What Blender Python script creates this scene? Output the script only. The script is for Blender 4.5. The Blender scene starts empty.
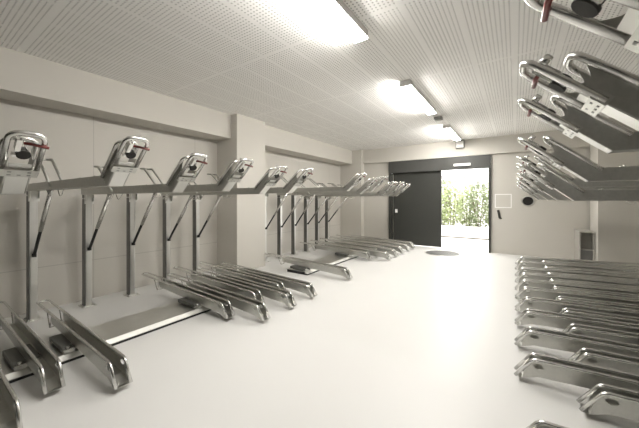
import bpy, bmesh, math, random
from mathutils import Vector, Matrix
random.seed(7)
SC = bpy.context.scene
COL = SC.collection

# ------------------------------------------------------------------ materials
def principled(name, color, rough=0.5, metal=0.0, spec=0.5, noise=0.0, scale=20.0, bump=0.0):
    m = bpy.data.materials.new(name); m.use_nodes = True
    nt = m.node_tree; b = nt.nodes['Principled BSDF']
    b.inputs['Base Color'].default_value = (*color, 1)
    b.inputs['Roughness'].default_value = rough
    b.inputs['Metallic'].default_value = metal
    b.inputs['Specular IOR Level'].default_value = spec
    tc = nt.nodes.new('ShaderNodeTexCoord')
    nz = nt.nodes.new('ShaderNodeTexNoise'); nz.inputs['Scale'].default_value = scale
    nz.inputs['Detail'].default_value = 4
    nt.links.new(tc.outputs['Object'], nz.inputs['Vector'])
    mx = nt.nodes.new('ShaderNodeMix'); mx.data_type = 'RGBA'
    mx.inputs[6].default_value = (*[c * (1 - noise) for c in color], 1)
    mx.inputs[7].default_value = (*[min(1, c * (1 + noise)) for c in color], 1)
    nt.links.new(nz.outputs['Fac'], mx.inputs[0])
    nt.links.new(mx.outputs[2], b.inputs['Base Color'])
    if bump > 0:
        bp = nt.nodes.new('ShaderNodeBump'); bp.inputs['Strength'].default_value = bump
        bp.inputs['Distance'].default_value = 0.01
        nt.links.new(nz.outputs['Fac'], bp.inputs['Height']); nt.links.new(bp.outputs['Normal'], b.inputs['Normal'])
    return m

def nmath(nt, op, a, b=None):
    n = nt.nodes.new('ShaderNodeMath'); n.operation = op
    for i, v in enumerate((a, b)):
        if v is None: continue
        if isinstance(v, (int, float)): n.inputs[i].default_value = v
        else: nt.links.new(v, n.inputs[i])
    return n.outputs[0]

def emission(name, color, strength):
    m = bpy.data.materials.new(name); m.use_nodes = True
    b = m.node_tree.nodes['Principled BSDF']
    b.inputs['Base Color'].default_value = (0.9, 0.9, 0.88, 1)
    b.inputs['Emission Color'].default_value = (*color, 1)
    b.inputs['Emission Strength'].default_value = strength
    return m

WALLC = (0.53, 0.508, 0.462)
def wall_material():
    m = principled('wall_board', WALLC, 0.75, 0, 0.3, 0.03, 1.3)
    nt = m.node_tree; b = nt.nodes['Principled BSDF']
    src = b.inputs['Base Color'].links[0].from_socket
    tc = nt.nodes.new('ShaderNodeTexCoord'); sp = nt.nodes.new('ShaderNodeSeparateXYZ')
    nt.links.new(tc.outputs['Object'], sp.inputs[0])
    # board joints: every 1.8 m along the wall and one level joint
    y = nmath(nt, 'ADD', sp.outputs[1], 18.0 - 0.03)
    fr = nmath(nt, 'MODULO', y, 1.8)
    v = nmath(nt, 'LESS_THAN', fr, 0.012)
    dz = nmath(nt, 'ABSOLUTE', nmath(nt, 'SUBTRACT', sp.outputs[2], 0.62))
    h = nmath(nt, 'LESS_THAN', dz, 0.006)
    j = nmath(nt, 'MAXIMUM', v, h)
    mx = nt.nodes.new('ShaderNodeMix'); mx.data_type = 'RGBA'
    nt.links.new(nmath(nt, 'MULTIPLY', j, 0.35), mx.inputs[0]); nt.links.new(src, mx.inputs[6])
    mx.inputs[7].default_value = (0.2, 0.19, 0.17, 1)
    nt.links.new(mx.outputs[2], b.inputs['Base Color'])
    return m

def ceiling_material():
    m = principled('perforated_board', (0.93, 0.915, 0.89), 0.85, 0, 0.2, 0.015, 1.0)
    nt = m.node_tree; b = nt.nodes['Principled BSDF']
    src = b.inputs['Base Color'].links[0].from_socket
    tc = nt.nodes.new('ShaderNodeTexCoord'); sp = nt.nodes.new('ShaderNodeSeparateXYZ')
    nt.links.new(tc.outputs['Object'], sp.inputs[0])
    P = 0.0413; N = 11
    ds = []; gaps = []
    for k in (0, 1):
        u = nmath(nt, 'DIVIDE', nmath(nt, 'ADD', sp.outputs[k], 50.0), P)
        f = nmath(nt, 'SUBTRACT', nmath(nt, 'FRACT', u), 0.5)
        ds.append(nmath(nt, 'MULTIPLY', f, f))
        if k == 0:
            cell = nmath(nt, 'MODULO', nmath(nt, 'FLOOR', u), N)
        else:
            cell = nmath(nt, 'MODULO', nmath(nt, 'FLOOR', u), N * 4)
        gaps.append(nmath(nt, 'GREATER_THAN', cell, 0.5))
    d = nmath(nt, 'SQRT', nmath(nt, 'ADD', ds[0], ds[1]))
    hole = nmath(nt, 'MULTIPLY', nmath(nt, 'MULTIPLY', nmath(nt, 'LESS_THAN', d, 0.18), gaps[0]), gaps[1])
    mx = nt.nodes.new('ShaderNodeMix'); mx.data_type = 'RGBA'
    nt.links.new(hole, mx.inputs[0]); nt.links.new(src, mx.inputs[6])
    mx.inputs[7].default_value = (0.24, 0.225, 0.21, 1)
    nt.links.new(mx.outputs[2], b.inputs['Base Color'])
    return m

M = dict(
    wall=wall_material(), ceiling=ceiling_material(),
    beam=principled('painted_concrete', WALLC, 0.75, 0, 0.3, 0.03, 1.5),
    floor=principled('epoxy_floor', (0.635, 0.627, 0.608), 0.42, 0, 0.35, 0.02, 0.9),
    steel=principled('galvanized_steel', (0.53, 0.526, 0.495), 0.32, 1.0, 0.5, 0.10, 35.0),
    tray=principled('dull_galvanized_steel', (0.49, 0.486, 0.455), 0.46, 1.0, 0.5, 0.15, 45.0),
    lip=principled('brushed_edge', (0.66, 0.655, 0.62), 0.5, 1.0, 0.5, 0.05, 9.0),
    tube=principled('polished_tube', (0.74, 0.735, 0.71), 0.26, 1.0, 0.5, 0.04, 20.0),
    plate=principled('stainless_plate', (0.68, 0.675, 0.645), 0.36, 1.0, 0.5, 0.06, 9.0),
    dark_steel=principled('grey_cover', (0.16, 0.16, 0.15), 0.40, 0.7, 0.5, 0.1, 20.0),
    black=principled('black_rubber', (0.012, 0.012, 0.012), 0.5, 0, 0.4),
    red=principled('red_lever', (0.15, 0.025, 0.02), 0.35, 0, 0.5),
    white=principled('white_enamel', (0.82, 0.81, 0.79), 0.5, 0, 0.4),
    door=principled('charcoal_paint', (0.040, 0.041, 0.036), 0.5, 0.0, 0.4, 0.06, 3.0),
    header=principled('dark_grey_paint', (0.060, 0.060, 0.055), 0.5, 0.0, 0.4, 0.06, 3.0),
    iron=principled('cast_iron', (0.17, 0.168, 0.16), 0.55, 0.3, 0.4, 0.15, 30.0),
    vent=principled('vent_black', (0.035, 0.033, 0.03), 0.6, 0, 0.3),
    grey=principled('grey_plastic', (0.25, 0.25, 0.24), 0.5, 0, 0.4),
    lamp=emission('lamp_diffuser', (1.0, 0.975, 0.93), 42.0),
    ground=principled('pale_paving', (0.72, 0.71, 0.68), 0.8, 0, 0.3, 0.05, 2.0),
    kerb=principled('brown_kerb', (0.11, 0.10, 0.085), 0.8, 0, 0.3, 0.1, 5.0),
    gwall=principled('white_render', (0.80, 0.79, 0.77), 0.8, 0, 0.3, 0.03, 2.0),
    leaf1=principled('leaf_light', (0.29, 0.34, 0.17), 0.6, 0, 0.3, 0.4, 6.0),
    leaf2=principled('leaf_dark', (0.15, 0.18, 0.10), 0.6, 0, 0.3, 0.4, 6.0),
    cab=principled('grey_cabinet_paint', (0.40, 0.385, 0.35), 0.5, 0, 0.4, 0.04, 4.0),
    wood=principled('stem_bark', (0.14, 0.11, 0.08), 0.8, 0, 0.2, 0.2, 10.0),
    bld=principled('pale_facade', (0.62, 0.61, 0.60), 0.8, 0, 0.3, 0.03, 1.0),
    bld2=principled('grey_facade_band', (0.20, 0.195, 0.19), 0.7, 0, 0.3, 0.03, 1.0),
    glass=principled('window_glass', (0.10, 0.11, 0.12), 0.1, 0, 0.5),
)

# ------------------------------------------------------------------ geometry helpers
def fillet(pts, r, n=6):
    pts = [Vector(p) for p in pts]
    out = [pts[0]]
    for i in range(1, len(pts) - 1):
        p = pts[i]; a = (pts[i-1] - p); b = (pts[i+1] - p)
        rr = r[i] if isinstance(r, (list, tuple)) else r
        la, lb = a.length, b.length; a.normalize(); b.normalize()
        ang = a.angle(b)
        if rr <= 0 or ang > math.pi - 0.02: out.append(p); continue
        t = min(rr / math.tan(ang / 2), la * 0.49, lb * 0.49)
        p0 = p + a * t; p1 = p + b * t
        rad = t * math.tan(ang / 2)
        c = p + (a + b).normalized() * (rad / math.sin(ang / 2))
        v0 = p0 - c; v1 = p1 - c; th = v0.angle(v1)
        for k in range(n + 1):
            f = k / n
            if th < 1e-4: out.append(p0.lerp(p1, f)); continue
            out.append(c + v0 * (math.sin((1-f)*th)/math.sin(th)) + v1 * (math.sin(f*th)/math.sin(th)))
    out.append(pts[-1])
    return out

class MB:
    def __init__(s): s.bm = bmesh.new(); s.mi = 0
    def _f(s, vs, smooth=False):
        try: f = s.bm.faces.new(vs)
        except ValueError: return
        f.material_index = s.mi; f.smooth = smooth
    def box(s, x0, x1, y0, y1, z0, z1, bev=0.0):
        vs = [s.bm.verts.new((x, y, z)) for x in (x0, x1) for y in (y0, y1) for z in (z0, z1)]
        fs0 = len(s.bm.faces)
        for q in ((0,1,3,2), (4,6,7,5), (0,4,5,1), (2,3,7,6), (0,2,6,4), (1,5,7,3)): s._f([vs[i] for i in q])
        if bev > 0:
            es = list({e for v in vs for e in v.link_edges})
            r = bmesh.ops.bevel(s.bm, geom=es, offset=bev, segments=2, affect='EDGES', profile=0.5)
            for f in r['faces']: f.material_index = s.mi
        return s
    def obox(s, o, ax, ay, az, lo, hi):
        o = Vector(o); ax = Vector(ax); ay = Vector(ay); az = Vector(az)
        vs = [s.bm.verts.new(o + ax*a + ay*b + az*c) for a in (lo[0], hi[0]) for b in (lo[1], hi[1]) for c in (lo[2], hi[2])]
        for q in ((0,1,3,2), (4,6,7,5), (0,4,5,1), (2,3,7,6), (0,2,6,4), (1,5,7,3)): s._f([vs[i] for i in q])
        return s
    def tube(s, pts, r, seg=10, caps=True):
        pts = [Vector(p) for p in pts]
        q = [pts[0]]
        for p in pts[1:]:
            if (p - q[-1]).length > 1e-5: q.append(p)
        pts = q
        t = (pts[1] - pts[0]).normalized()
        ref = Vector((0, 0, 1)) if abs(t.z) < 0.9 else Vector((1, 0, 0))
        n = t.cross(ref).normalized()
        rings = []
        for i, p in enumerate(pts):
            if i == 0: tt = (pts[1] - p).normalized()
            elif i == len(pts) - 1: tt = (p - pts[i-1]).normalized()
            else: tt = ((p - pts[i-1]).normalized() + (pts[i+1] - p).normalized()).normalized()
            n = (n - tt * n.dot(tt)).normalized(); b = tt.cross(n)
            rings.append([s.bm.verts.new(p + (n * math.cos(2*math.pi*k/seg) + b * math.sin(2*math.pi*k/seg)) * r) for k in range(seg)])
        for a, b_ in zip(rings, rings[1:]):
            for k in range(seg): s._f([a[k], a[(k+1) % seg], b_[(k+1) % seg], b_[k]], True)
        if caps: s._f(list(reversed(rings[0]))); s._f(rings[-1])
        return s
    def cyl(s, p0, p1, r, seg=16): return s.tube([p0, p1], r, seg)
    def prism_y(s, poly, y0, y1, hole=None):
        """polygon in the XZ plane, extruded along Y; an optional hole polygon"""
        A = [s.bm.verts.new((x, y0, z)) for x, z in poly]; B = [s.bm.verts.new((x, y1, z)) for x, z in poly]
        n = len(poly)
        for i in range(n): s._f([A[i], A[(i+1) % n], B[(i+1) % n], B[i]])
        if not hole:
            s._f(list(reversed(A))); s._f(B)
        else:
            HA = [s.bm.verts.new((x, y0, z)) for x, z in hole]; HB = [s.bm.verts.new((x, y1, z)) for x, z in hole]
            m = len(hole)
            for i in range(m): s._f([HA[(i+1) % m], HA[i], HB[i], HB[(i+1) % m]])
            for V, H in ((A, HA), (B, HB)):
                es = []
                for L in (V, H):
                    for i in range(len(L)):
                        a, b = L[i], L[(i+1) % len(L)]
                        e = s.bm.edges.get((a, b)) or s.bm.edges.new((a, b)); es.append(e)
                r = bmesh.ops.triangle_fill(s.bm, use_beauty=True, edges=es)
                for g in r['geom']:
                    if isinstance(g, bmesh.types.BMFace): g.material_index = s.mi
        return s
    def mesh(s, name, mats, sx=1):
        if sx < 0:
            for v in s.bm.verts: v.co.x = -v.co.x
        bmesh.ops.recalc_face_normals(s.bm, faces=s.bm.faces)
        me = bpy.data.meshes.new(name); s.bm.to_mesh(me); s.bm.free()
        for m in (mats if isinstance(mats, (list, tuple)) else [mats]): me.materials.append(m)
        return me

def link(name, mesh, parent=None, loc=(0, 0, 0)):
    o = bpy.data.objects.new(name, mesh); COL.objects.link(o); o.location = loc
    if parent: o.parent = parent
    return o
def tag(o, label, cat, group=None):
    o['label'] = label; o['category'] = cat
    if group: o['group'] = group
    return o
def struct(name, mb, mats, parent=None):
    o = link(name, mb.mesh(name, mats), parent)
    if not parent: o['kind'] = 'structure'
    return o
def empty(name, loc=(0, 0, 0)):
    o = bpy.data.objects.new(name, None); COL.objects.link(o); o.location = loc; o.empty_display_size = 0.1
    return o
def copy_tree(o, parent=None):
    c = o.copy(); COL.objects.link(c)
    if parent: c.parent = parent
    for ch in list(o.children): copy_tree(ch, c)
    return c

# ------------------------------------------------------------------ the room
XL, XR, YB, YF, ZC = -5.69, 3.05, 10.12, -2.2, 3.47
DX0, DX1 = -3.79, -0.61                       # door opening
struct('floor', MB().box(XL-.2, XR+.2, YF-.2, YB+.24, -.2, 0), M['floor'])
struct('ceiling', MB().box(XL-.2, XR+.2, YF-.2, YB+.24, ZC, ZC+.2), M['ceiling'])
struct('wall_left', MB().box(XL-.2, XL, YF, YB, 0, ZC), M['wall'])
struct('wall_right', MB().box(XR, XR+.2, YF, YB, 0, ZC), M['beam'])
struct('wall_front_unseen', MB().box(XL-.2, XR+.2, YF-.2, YF, 0, ZC), M['door'])  # unseen; set close and dark to darken steel reflections and cut bounce light
wb = MB(); wb.box(XL-.2, DX0, YB, YB+.24, 0, ZC); wb.box(DX1, XR+.2, YB, YB+.24, 0, ZC); wb.box(DX0, DX1, YB, YB+.24, 2.96, ZC)
struct('wall_back', wb, M['beam'])
struct('trim_1', MB().box(XL, -5.19, YF, 4.19, 2.95, ZC, .004), M['beam'])       # left ceiling beam, near bay
struct('trim_2', MB().box(XL, -5.00, 4.19, 5.045, 0, ZC, .004), M['beam'])       # left column
struct('trim_3', MB().box(XL, -5.17, 5.045, 9.86, 2.96, ZC, .004), M['beam'])    # left ceiling beam, far bay
struct('trim_4', MB().box(XL, -4.79, 9.86, YB, 0, ZC, .004), M['beam'])          # corner column
struct('trim_5', MB().box(-4.79, XR, 10.02, YB, 2.96, ZC, .004), M['beam'])      # back ceiling beam
struct('trim_6', MB().box(1.59, XR, 9.18, 10.02, 0, ZC, .004), M['beam'])        # right corner column

# sliding door
d = empty('door_1', (0, 0, 0)); d['kind'] = 'structure'
link('header_panel', MB().box(DX0, DX1, 10.04, 10.12, 2.55, 2.955, .004).mesh('header_panel', M['header']), d)
link('door_panel', MB().box(DX0+.10, -2.02, 10.155, 10.20, .025, 2.66, .004).mesh('door_panel', M['door']), d)
link('door_frame', MB().box(DX0, DX0+.10, 10.06, 10.30, 0, 2.55).box(DX1-.055, DX1, 10.04, 10.34, 0, 2.55).mesh('door_frame', M['door']), d)
gs = link('guide_strip', MB().box(-3.665, -3.64, 10.13, 10.15, .02, 2.5).mesh('guide_strip', M['steel']), d); gs['label'] = 'thin pale metal strip beside the dark door panel'
pb = link('push_button', MB().box(-3.58, -3.49, 10.135, 10.155, 1.13, 1.26, .006).mesh('push_button', M['white']), d); pb['label'] = 'small white square button on the dark door'
ds = link('door_sensor', MB().box(-1.62, -1.14, 9.985, 10.04, 2.655, 2.735, .01).mesh('door_sensor', M['white']), d); ds['label'] = 'white sensor bar over the doorway'

# ------------------------------------------------------------------ things on walls, ceiling and floor
def lamp(y0, y1, label):
    t = empty('ceiling_lamp', (-1.43, (y0+y1)/2, ZC)); L = (y1-y0)/2
    b = MB(); b.box(-.085, .085, -L, L, -.014, 0); b.box(.07, .085, -L, L, -.075, -.014)
    b.box(-.087, .087, -L-.012, -L, -.10, 0); b.box(-.087, .087, L, L+.012, -.10, 0)
    link('housing', b.mesh('housing', M['white']), t)
    b = MB(); b.prism_y([(-.082, -.014), (.07, -.014), (.07, -.075), (.05, -.098), (-.068, -.098), (-.082, -.088)], -L, L)
    link('diffuser', b.mesh('diffuser', M['lamp']), t)
    tag(t, label, 'ceiling lamp', 'linear ceiling lamps')
lamp(1.2, 2.93, 'long lit linear ceiling lamp nearest the camera, cut by the top edge')
lamp(4.50, 6.26, 'long lit linear ceiling lamp in the middle of the row')
lamp(7.75, 9.45, 'long lit linear ceiling lamp farthest away, next to the back beam')

t = empty('ceiling_sensor', (-1.42, 6.85, ZC))
link('base_plate', MB().box(-.10, .10, -.10, .10, -.025, 0, .006).mesh('base_plate', M['white']), t)
link('sensor_body', MB().box(-.085, .085, -.085, .085, -.085, -.025, .015).mesh('sensor_body', M['grey']), t)
b = MB(); b.cyl((0, 0, -.085), (0, 0, -.115), .055); link('lens', b.mesh('lens', M['white']), t)
tag(t, 'small grey and white ceiling device between the middle and farthest lamps', 'sensor')

t = empty('box_lamp', (-1.43, 10.02, 3.32))
link('housing', MB().box(-.12, .12, -.09, 0, -.11, .15, .008).mesh('housing', M['grey']), t)
link('cover', MB().box(-.105, .105, -.13, -.09, -.095, .10, .01).mesh('cover', M['white']), t)
tag(t, 'white square box fixed to the back beam above the door', 'box')

t = empty('sign_frame', (-.295, YB, 1.56)); w, h = .21, .205
b = MB(); b.box(-w, w, -.008, 0, h-.022, h); b.box(-w, w, -.008, 0, -h, -h+.022)
b.box(-w, -w+.022, -.008, 0, -h+.022, h-.022); b.box(w-.022, w, -.008, 0, -h+.022, h-.022)
link('border', b.mesh('border', M['white']), t)
tag(t, 'empty white rectangular outline frame on the wall right of the doorway', 'frame')

t = empty('wall_hook', (-.40, YB, 1.17))
link('stem', MB().obox((0, 0, 0), (1, 0, .18), (0, 1, 0), (-.18, 0, 1), (-.03, -.03, -.12), (.03, 0, .12)).mesh('stem', M['vent']), t)
b = MB(); b.tube(fillet([(.02, -.02, -.11), (.02, -.05, -.13), (.075, -.05, -.125)], .01), .012); link('hook', b.mesh('hook', M['vent']), t)
tag(t, 'small dark upright hook on the wall under the white frame', 'hook')

t = empty('round_vent', (.30, YB, 1.56))
b = MB(); b.tube([(.135*math.cos(a*math.pi/16), -.012, .135*math.sin(a*math.pi/16)) for a in range(33)], .016, 8, False)
link('rim', b.mesh('rim', M['steel']), t)
b = MB(); b.cyl((0, 0, 0), (0, -.015, 0), .13, 32)
for k in range(-5, 6): 
    hw = math.sqrt(max(.0, .122**2 - (k*.021)**2)); b.box(-hw, hw, -.024, -.015, k*.021-.004, k*.021+.004)
link('grille', b.mesh('grille', M['vent']), t)
tag(t, 'round dark vent grille on the back wall', 'vent')

t = empty('utility_cabinet', (1.44, 9.74, 0))
b = MB(); b.box(-.14, -.115, -.32, .38, 0, .82); b.box(.115, .14, -.32, .38, 0, .82); b.box(-.115, .115, -.32, .38, .79, .82); b.box(-.115, .115, -.05, -.025, 0, .79)
link('casing', b.mesh('casing', M['cab']), t)
link('shelf', MB().box(-.115, .115, -.235, -.05, .36, .385).mesh('shelf', M['cab']), t)
lp = link('lower_panel', MB().box(-.115, .115, -.235, -.215, 0, .36).mesh('lower_panel', M['iron']), t); lp['label'] = 'darker grey lower panel'
tag(t, 'narrow open-fronted grey cabinet on the floor beside the right corner column', 'cabinet')

t = empty('manhole_cover', (-1.80, 9.18, 0))
b = MB(); b.tube([(.48*math.cos(a*math.pi/24), .48*math.sin(a*math.pi/24), .003) for a in range(49)], .014, 6, False); link('rim', b.mesh('rim', M['plate']), t)
b = MB(); b.cyl((0, 0, 0), (0, 0, .006), .47, 48)
for i in range(-6, 7):
    for j in range(-6, 7):
        if math.hypot(i, j) < 6.2: b.box(i*.07-.02, i*.07+.02, j*.07-.02, j*.07+.02, .006, .010)
link('lid', b.mesh('lid', M['iron']), t)
tag(t, 'round grey manhole cover in the floor before the doorway', 'manhole cover')

# ------------------------------------------------------------------ upper racks (post, tilted-end tray)
ORD = ['first', 'second', 'third', 'fourth', 'fifth', 'sixth', 'seventh', 'eighth', 'ninth', 'tenth', 'eleventh', 'twelfth', 'thirteenth', 'fourteenth']
A41 = math.radians(41); CU, SU = math.cos(A41), math.sin(A41)
XK = 2.40
def rp(s, y, n, zb): return Vector((XK + CU*s - SU*n, y, zb + SU*s + CU*n))   # a point on the ramp

def make_upper(zb, sx, xk):
    global XK
    XK = xk
    root = empty('bicycle_rack')
    S, T = M['steel'], M['tube']
    b = MB(); b.box(-.05, .05, -.04, .04, .012, zb-.003, .006); b.box(.05, .058, -.032, .032, .012, .86, .003)
    b.box(.05, .054, -.04, -.03, .86, zb-.08); b.box(.05, .054, .03, .04, .86, zb-.08)
    post = link('post', b.mesh('post', M['plate'], sx), root)
    b = MB(); b.box(-.05, .062, -.052, -.0405, .012, zb-.003, .002); link('side_shade', b.mesh('side_shade', M['dark_steel'], sx), post)  # dark strip added as painted shade on the post's near side
    b = MB(); b.box(-.09, .11, -.085, .085, 0, .012, .002)
    for x in (-.065, .085):
        for y in (-.06, .06): b.cyl((x, y, .012), (x, y, .028), .011, 8)
    link('base_plate', b.mesh('base_plate', M['plate'], sx), root)
    b = MB()
    for y in (-.047, .047):
        pts = [(-.05, zb-.003), (.12, zb-.003)] + [(.035 + .085*math.cos(a), zb-.06-.05*math.sin(a)) for a in [k*math.pi/8 for k in range(9)]]
        b.prism_y(pts, y-.004, y+.004)
        for px in (-.02, .04, .09): b.cyl((px, y-.01, zb-.06), (px, y+.01, zb-.06), .010, 8)
    b.box(.058, .064, -.056, .056, zb-.14, zb-.003, .002)
    link('bracket', b.mesh('bracket', M['plate'], sx), root)
    # tray: level channel that bends up into a ramp at the aisle end
    H = .09; n_ = .098; th = .004
    J = (XK - .09*math.tan(A41/2), zb + H)
    def R2(s, n): v = rp(s, 0, n, zb); return (v.x, v.z)
    arc = [R2(.33 - .055*math.sin(math.pi*k/10) + .03*(k/10), n_*k/10) for k in range(11)]
    poly = [(-.06, zb), (XK, zb)] + arc + [J, (-.06, zb + H)]
    b = MB()
    for y in (-.058, .058): b.prism_y(poly, y-th/2, y+th/2)
    b.box(-.06, XK, -.056, .056, zb, zb+.004)
    for y0, y1 in ((-.056, -.036), (.036, .056)): b.box(-.06, J[0], y0, y1, zb+H-.004, zb+H)
    b.box(-.064, -.06, -.06, .06, zb, zb+H)
    for y in (-.062, .062):
        for k in range(4): b.cyl((XK-.035-.008*k, y-.003*(1 if y < 0 else -1), zb+.012+.02*k), (XK-.035-.008*k, y+.005*(-1 if y < 0 else 1), zb+.012+.02*k), .005, 6)
    for x in (.25, .8, 1.35, 1.9, 2.25):
        for y in (-.040, .040): b.cyl((x, y, zb+H), (x, y, zb+H+.012), .009, 8)
    link('tray', b.mesh('tray', M['tray'], sx), root)
    r = .0155
    P = lambda s, y, n: rp(s, y, n, zb)
    b = MB(); b.obox(rp(0, 0, 0, zb), (CU, 0, SU), (0, 1, 0), (-SU, 0, CU), (0, -.052, -.002), (.28, .052, .004))
    link('ramp_plate', b.mesh('ramp_plate', M['plate'], sx), root)
    b = MB(); b.tube(fillet([P(.19, -.08, 0), P(.53, -.08, 0), P(.53, .08, 0), P(.19, .08, 0)], .05), r)
    link('lower_loop', b.mesh('lower_loop', T, sx), root)
    b = MB(); b.tube(fillet([P(.0, -.074, n_), P(.405, -.074, n_), P(.405, .074, n_), P(.0, .074, n_)], .05), r)
    link('upper_loop', b.mesh('upper_loop', T, sx), root)
    b = MB(); b.obox(P(.18, 0, 0), (CU, 0, SU), (0, 1, 0), (-SU, 0, CU), (0, -.088, -.018), (.06, .088, .022))
    b.mi = 1
    for s in (.022, .048):
        for y in (-.045, .0, .045):
            if s > .03 and y == 0: continue
            b.obox(P(.175, 0, 0), (CU, 0, SU), (0, 1, 0), (-SU, 0, CU), (s-.005, y-.009, -.0192), (s+.005, y+.009, -.017))
    link('stopper_box', b.mesh('stopper_box', [M['steel'], M['grey']], sx), root)
    # wheel clamp: two rods, bracket and knob, with the red lever pointing along the aisle
    b = MB(); b.tube([P(.34, -.03, .015), P(.49, -.02, .012)], .007, 8); b.tube([P(.34, .035, .01), P(.46, -.01, .012)], .006, 8)
    b.obox(P(.34, 0, .0), (CU, 0, SU), (0, 1, 0), (-SU, 0, CU), (.0, -.05, -.008), (.02, -.012, .02))
    b.obox(P(.39, 0, .0), (CU, 0, SU), (0, 1, 0), (-SU, 0, CU), (.0, -.042, -.01), (.09, -.018, .035)); b.cyl(P(.47, -.03, .03), P(.47, -.03, .07), .018, 10)
    clamp = link('clamp', b.mesh('clamp', T, sx), root)
    b = MB(); b.tube(fillet([P(.455, -.01, .0), P(.46, .03, -.010), P(.455, .10, -.022)], .02), .0095, 8)
    pm = MB(); pm.cyl(P(.365, .0, .0), P(.365, .0, .04), .026, 14); pm.cyl(P(.365, .0, -.012), P(.365, .0, .0), .034, 14); pd = link('clamp_pad', pm.mesh('clamp_pad', M['vent'], sx), clamp); pd['label'] = 'dark clamp pad'
    lv = link('clamp_lever', b.mesh('clamp_lever', M['red'], sx), clamp); lv['label'] = 'dark red lever'
    # gas spring between post and tray
    p0 = Vector((.085, 0, .87)); p1 = Vector((.80, 0, zb-.004)); mid = p0.lerp(p1, .40)
    b = MB(); b.cyl(mid, p1, .025, 12); g = link('gas_spring', b.mesh('gas_spring', M['tube'], sx), root)
    b = MB(); b.cyl(p0, mid, .0185, 10); b.box(.058, .095, -.02, .02, .84, .885); s_ = link('spring_sleeve', b.mesh('spring_sleeve', M['black'], sx), g); s_['label'] = 'black lower sleeve'
    b = MB()
    for y in (-.05, .05): b.tube(fillet([(.86, y, zb), (.92, y, zb-.075), (1.0, y, zb-.06), (1.06, y, zb)], .03), .005, 6)
    link('wire_hook', b.mesh('wire_hook', T, sx), root)
    b = MB(); z = zb + H
    b.tube(fillet([(1.05, -.06, z-.06), (.58, -.06, z+.29), (.44, -.06, z+.30), (.44, .06, z+.30), (.58, .06, z+.29), (1.05, .06, z-.06)], .03), .0145, 8)
    link('wheel_hoop', b.mesh('wheel_hoop', M['tray'], sx), root)
    return root

protos = {}
def place_upper(x, y, zb, sx, label, group, xk=2.43):
    k = (round(zb, 3), sx, xk)
    if k not in protos: o = protos[k] = make_upper(zb, sx, xk)
    else: o = copy_tree(protos[k])
    o.location = (x, y, 0); tag(o, label, 'bike rack', group)

for i, zb in enumerate((1.64, 1.715, 1.675, 1.70, 1.675, 1.70)):
    place_upper(-5.35, .45 + .6*i, zb, 1, 'upper steel bike rack before the left column, %s from the camera' % ORD[i] if i else 'upper steel bike rack before the left column, nearest the camera, post out of frame', 'upper racks before the left column', 2.57 if i < 2 else 2.46)
for i, zb in enumerate((1.78, 1.72, 1.80, 1.70, 1.72, 1.70)):
    place_upper(-5.35, 5.36 + .6*i, zb, 1, 'upper steel bike rack past the left column, %s one beyond it' % ORD[i], 'upper racks past the left column', 2.44)
RZ = (1.86, 1.85, 1.86, 1.73, 1.59, 1.73, 1.59, 1.73, 1.59, 1.73, 1.59, 1.73, 1.59)
for i, zb in enumerate(RZ):
    place_upper(2.86, 1.0 + .6*i, zb, -1, 'upper steel bike rack on the right side, %s from the camera' % (ORD[i] if i else 'nearest'), 'upper racks on the right')

# ------------------------------------------------------------------ lower sliding trays
LT = 2.33
def make_lower(sx):
    """tip at local x = 0, tray runs to local x = -LT; mirrored for the right side"""
    root = empty('sliding_bike_tray')
    W = .055
    ztube = lambda x: .222 + (.295-.222) * (-x-.125)/(LT-.125)
    side = []
    path = [(-.0, -W, .048), (-.125, -W, .222), (-LT, -W, .295), (-LT, W, .295), (-.125, W, .222), (.0, W, .048)]
    b = MB(); b.tube(fillet(path, [0, .07, .045, .045, .07, 0]), .0135, 8)
    link('frame_tube', b.mesh('frame_tube', M['tube'], sx), root)
    # side plates with the oval slot near the knee, and the channel floor
    poly = [(-.050, .040), (-.068, .112), (-.122, .204), (-.15, .214), (-1.75, ztube(-1.75)-.004), (-1.70, ztube(-1.75)-.10), (-.16, .085), (-.05, .04)]
    oc = (-.165, .172); hole = [(oc[0]+.036*math.cos(a), oc[1]+.022*math.sin(a)) for a in [k*math.pi/7 for k in range(14)]]
    for y in (-W, W):
        b = MB(); b.prism_y(poly, y-.002, y+.002, hole)
        link('side_plate', b.mesh('side_plate', M['steel'], sx), root)
    b = MB()
    fl = [(-.01, .042), (-.05, .037), (-.16, .082), (-1.70, ztube(-1.75)-.103), (-1.70, ztube(-1.75)-.099), (-.16, .086), (-.05, .041), (-.01, .046)]
    b.prism_y(fl, -W, W)
    link('channel_floor', b.mesh('channel_floor', M['steel'], sx), root)
    b = MB()
    for y in (-W, W):
        b.tube([(-1.70, y, ztube(-1.70)-.01), (-1.79, y, .11), (-1.88, y, ztube(-1.88)-.01)], .006, 6)
    b.tube([(-1.79, -W, .11), (-1.79, W, .11)], .006, 6)
    link('wire_support', b.mesh('wire_support', M['tube'], sx), root)
    # carriage on the floor rail
    return root

def add_carriage(root, cx, sx):
    b = MB(); b.box(cx-.20, cx+.20, -.145, .045, .085, .135, .006)
    c = link('carriage', b.mesh('carriage', M['dark_steel'], sx), root); c['label'] = 'dark grey carriage block on the rail'
    b = MB(); b.box(cx+.20, cx+.25, -.135, -.055, .075, .115, .004); b.box(cx+.20, cx+.26, -.03, .035, .075, .12, .004); b.cyl((cx+.225, -.10, .115), (cx+.225, -.10, .135), .014, 8)
    link('clip', b.mesh('clip', M['tube'], sx), c)
    b = MB()
    for xx in (cx-.12, cx+.12):
        b.cyl((xx, -.13, .0855), (xx, .035, .0855), .0145, 12)
    link('roller', b.mesh('roller', M['black'], sx), c)

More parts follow.
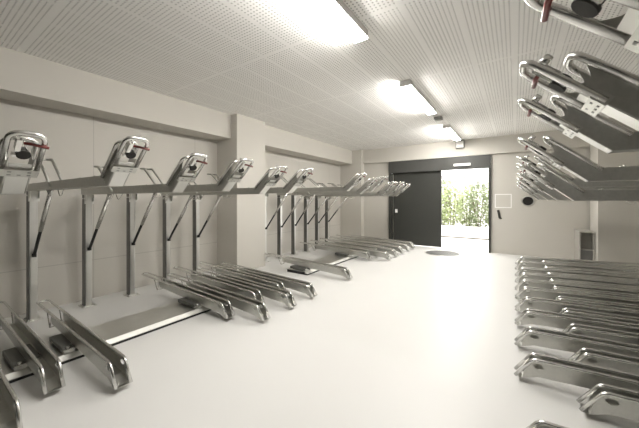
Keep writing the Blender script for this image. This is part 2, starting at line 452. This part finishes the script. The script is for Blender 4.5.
lower = {}
def place_lower(tipx, y, sx, railx, label, group):
    cx = (railx - tipx) * sx                 # carriage centre in local x (negative)
    k = (sx, round(cx, 2))
    if k not in lower:
        o = lower[k] = make_lower(sx); add_carriage(o, cx, sx)
    else: o = copy_tree(lower[k])
    o.location = (tipx, y, 0); tag(o, label, 'bike tray', group)

LRAIL = -3.92
def st(l): return 'pulled out' if l else 'set back'
near = [(-2.70, .42), (-3.10, .74), (-2.70, 1.08), (-3.10, 2.50), (-2.66, 2.715), (-3.10, 3.06), (-2.66, 3.27), (-3.10, 3.585), (-2.66, 3.80)]
nl = ['lower bike tray at the left bottom corner, cut by the frame', 'lower bike tray, set back, second from the camera at left', 'lower bike tray with bare floor rail just beyond it, third at left']
for i, (tx, y) in enumerate(near):
    lab = nl[i] if i < 3 else 'lower bike tray on the left, %s after the bare floor rail, %s' % (ORD[i-3], st(tx > -2.9))
    place_lower(tx, y, 1, LRAIL, lab, 'lower trays before the left column')
far = [(-2.68, 5.07)] + [((-3.10 if k % 2 == 0 else -2.68), 6.98 + .27*k) for k in range(10)]
for i, (tx, y) in enumerate(far):
    lab = 'lone lower bike tray standing apart just past the left column' if i == 0 else 'lower bike tray in the far left cluster, %s from the camera, %s' % (ORD[i-1], st(tx > -2.9))
    place_lower(tx, y, 1, LRAIL, lab, 'lower trays past the left column')
RF = (2.2, 3.15, 3.80, 4.42, 4.97, 5.55, 6.08, 6.62, 7.15, 7.84, 8.5)
RBk = (2.90, 3.53, 4.16, 4.72, 5.27, 5.83, 6.36, 6.90, 7.50, 8.20)
for i, y in enumerate(RF):
    place_lower(0.0, y, -1, 1.22, 'lower bike tray on the right, front row towards the aisle, %s from the camera' % ORD[i], 'front lower trays on the right')
for i, y in enumerate(RBk):
    place_lower(.40, y, -1, 1.22, 'lower bike tray on the right, set back from the aisle, %s from the camera' % ORD[i], 'set back lower trays on the right')

# floor rails
def rail(x0, x1, y0, y1, front, label):
    t = empty('floor_rail', ((x0+x1)/2, (y0+y1)/2, 0)); w = (x1-x0)/2; L = (y1-y0)/2
    b = MB(); b.box(-w, w, -L, L, .062, .07, .002)
    f = front
    b.box(min(f*(w-.012), f*w), max(f*(w-.012), f*w), -L, L, .036, .062)
    link('cover_plate', b.mesh('cover_plate', M['plate']), t)
    b = MB(); b.prism_y([(f*w, .07), (f*(w+.045), .034), (f*(w+.045), .026), (f*w, .062)], -L, L)
    link('front_lip', b.mesh('front_lip', M['lip']), t)
    b = MB(); b.box(-w+.03, w-.03, -L+.01, L-.01, 0, .0615); b.box(min(f*.1, f*(w+.043)), max(f*.1, f*(w+.043)), -L+.01, L-.01, 0, .0255)  # black extension paints the shadow of the gap below the lip
    bs = link('base', b.mesh('base', M['black']), t); bs['label'] = 'base with the gap shadow painted in black under the plate'
    tag(t, label, 'floor rail', 'floor rails')
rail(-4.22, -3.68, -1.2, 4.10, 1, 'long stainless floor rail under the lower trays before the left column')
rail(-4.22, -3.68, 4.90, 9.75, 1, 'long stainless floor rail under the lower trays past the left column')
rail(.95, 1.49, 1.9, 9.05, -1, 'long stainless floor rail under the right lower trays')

# ------------------------------------------------------------------ outside the doorway
g = struct('ground', MB().box(-25, 25, YB+.24, 45, -.2, -.01), M['ground'])
tag(link('kerb', MB().box(-9, 5, 13.22, 13.34, -.01, .035, .005).mesh('kerb', M['kerb'])), 'low brown kerb line across the paving outside', 'kerb')
tag(link('garden_wall', MB().box(-9, 5, 13.50, 13.66, -.01, .46, .01).mesh('garden_wall', M['gwall'])), 'low white garden wall below the hedge outside', 'wall')
def shrub(x, y, h, r, mat, label):
    t = empty('hedge_shrub', (x, y, -.01))
    b = MB()
    for k in range(7):
        a = k*.9; p = Vector((.05*math.cos(a), .05*math.sin(a), 0)); q = Vector((r*.55*math.cos(a), r*.5*math.sin(a), h*(.6+.3*random.random())))
        b.tube([p, p.lerp(q, .5)+Vector((0, 0, .1)), q], .014, 5)
    link('stems', b.mesh('stems', M['wood']), t)
    bm = MB()
    for k in range(1300):
        while True:
            v = Vector((random.uniform(-1, 1), random.uniform(-1, 1), random.uniform(-1, 1)))
            if .45 < v.length < 1: break
        c = Vector((v.x*r, v.y*r*.75, h*.55 + v.z*h*.47)) 
        u = Vector((random.gauss(0, 1), random.gauss(0, 1), random.gauss(0, .7))).normalized(); w = u.orthogonal().normalized()
        s = random.uniform(.035, .075)
        vs = [bm.bm.verts.new(c + u*s), bm.bm.verts.new(c + w*s*.5 + u*s*.1), bm.bm.verts.new(c - u*s), bm.bm.verts.new(c - w*s*.5 + u*s*.1)]
        bm._f(vs)
    link('foliage', bm.mesh('foliage', mat), t)
    tag(t, label, 'shrub', 'hedge shrubs outside')
for i in range(9):
    nm = ['leftmost', 'second from left', 'third from left', 'fourth from left', 'fifth from left', 'sixth from left', 'seventh from left', 'eighth from left', 'rightmost'][i]
    shrub(-4.6 + .55*i, 14.2 + .85*(i % 2), (2.45, 2.3, 2.35, 2.55)[i % 4], .50, M['leaf1'] if i % 3 else M['leaf2'], 'leafy green hedge shrub behind the white garden wall, %s of the nine' % nm)
t = empty('building', (-4, 22, -.01))
link('wall', MB().box(-9, 9, 0, 6, 0, 3.45).mesh('wall', M['bld']), t)
for z0, z1 in ((2.8, 2.95), (3.1, 3.3)): link('facade_band', MB().box(-9, 1.2, -.15, 0, z0, z1).mesh('facade_band', M['bld2']), t)
b = MB()
for k in range(9): b.box(1.5+.35*k, 1.65+.35*k, -.12, 0, 2.3, 3.4)
link('louvre', b.mesh('louvre', M['bld2']), t)
link('window', MB().box(-6, -2.5, -.05, 0, .9, 2.2).mesh('window', M['glass']), t)
tag(t, 'pale building with grey bands seen over the hedge outside', 'building')

# ------------------------------------------------------------------ daylight and camera
w = bpy.data.worlds.new('sky'); SC.world = w; w.use_nodes = True
bg = w.node_tree.nodes['Background']; bg.inputs[0].default_value = (1.0, 0.985, 0.95, 1); bg.inputs[1].default_value = 3.0

cam = bpy.data.cameras.new('camera'); co = bpy.data.objects.new('camera', cam); COL.objects.link(co)
cam.sensor_width = 36; cam.lens = 289/639*36; cam.shift_y = -14.4/639
cam.clip_start = .05
co.location = (0, 0, 1.6); co.rotation_euler = (math.radians(90), 0, math.radians(34.104))
SC.camera = co
SC.cycles.max_bounces = 14; SC.cycles.diffuse_bounces = 8; SC.cycles.glossy_bounces = 6
vs = SC.view_settings; vs.view_transform = 'Standard'; vs.look = 'None'; vs.gamma = 1; vs.exposure = 1.27; vs.use_curve_mapping = False
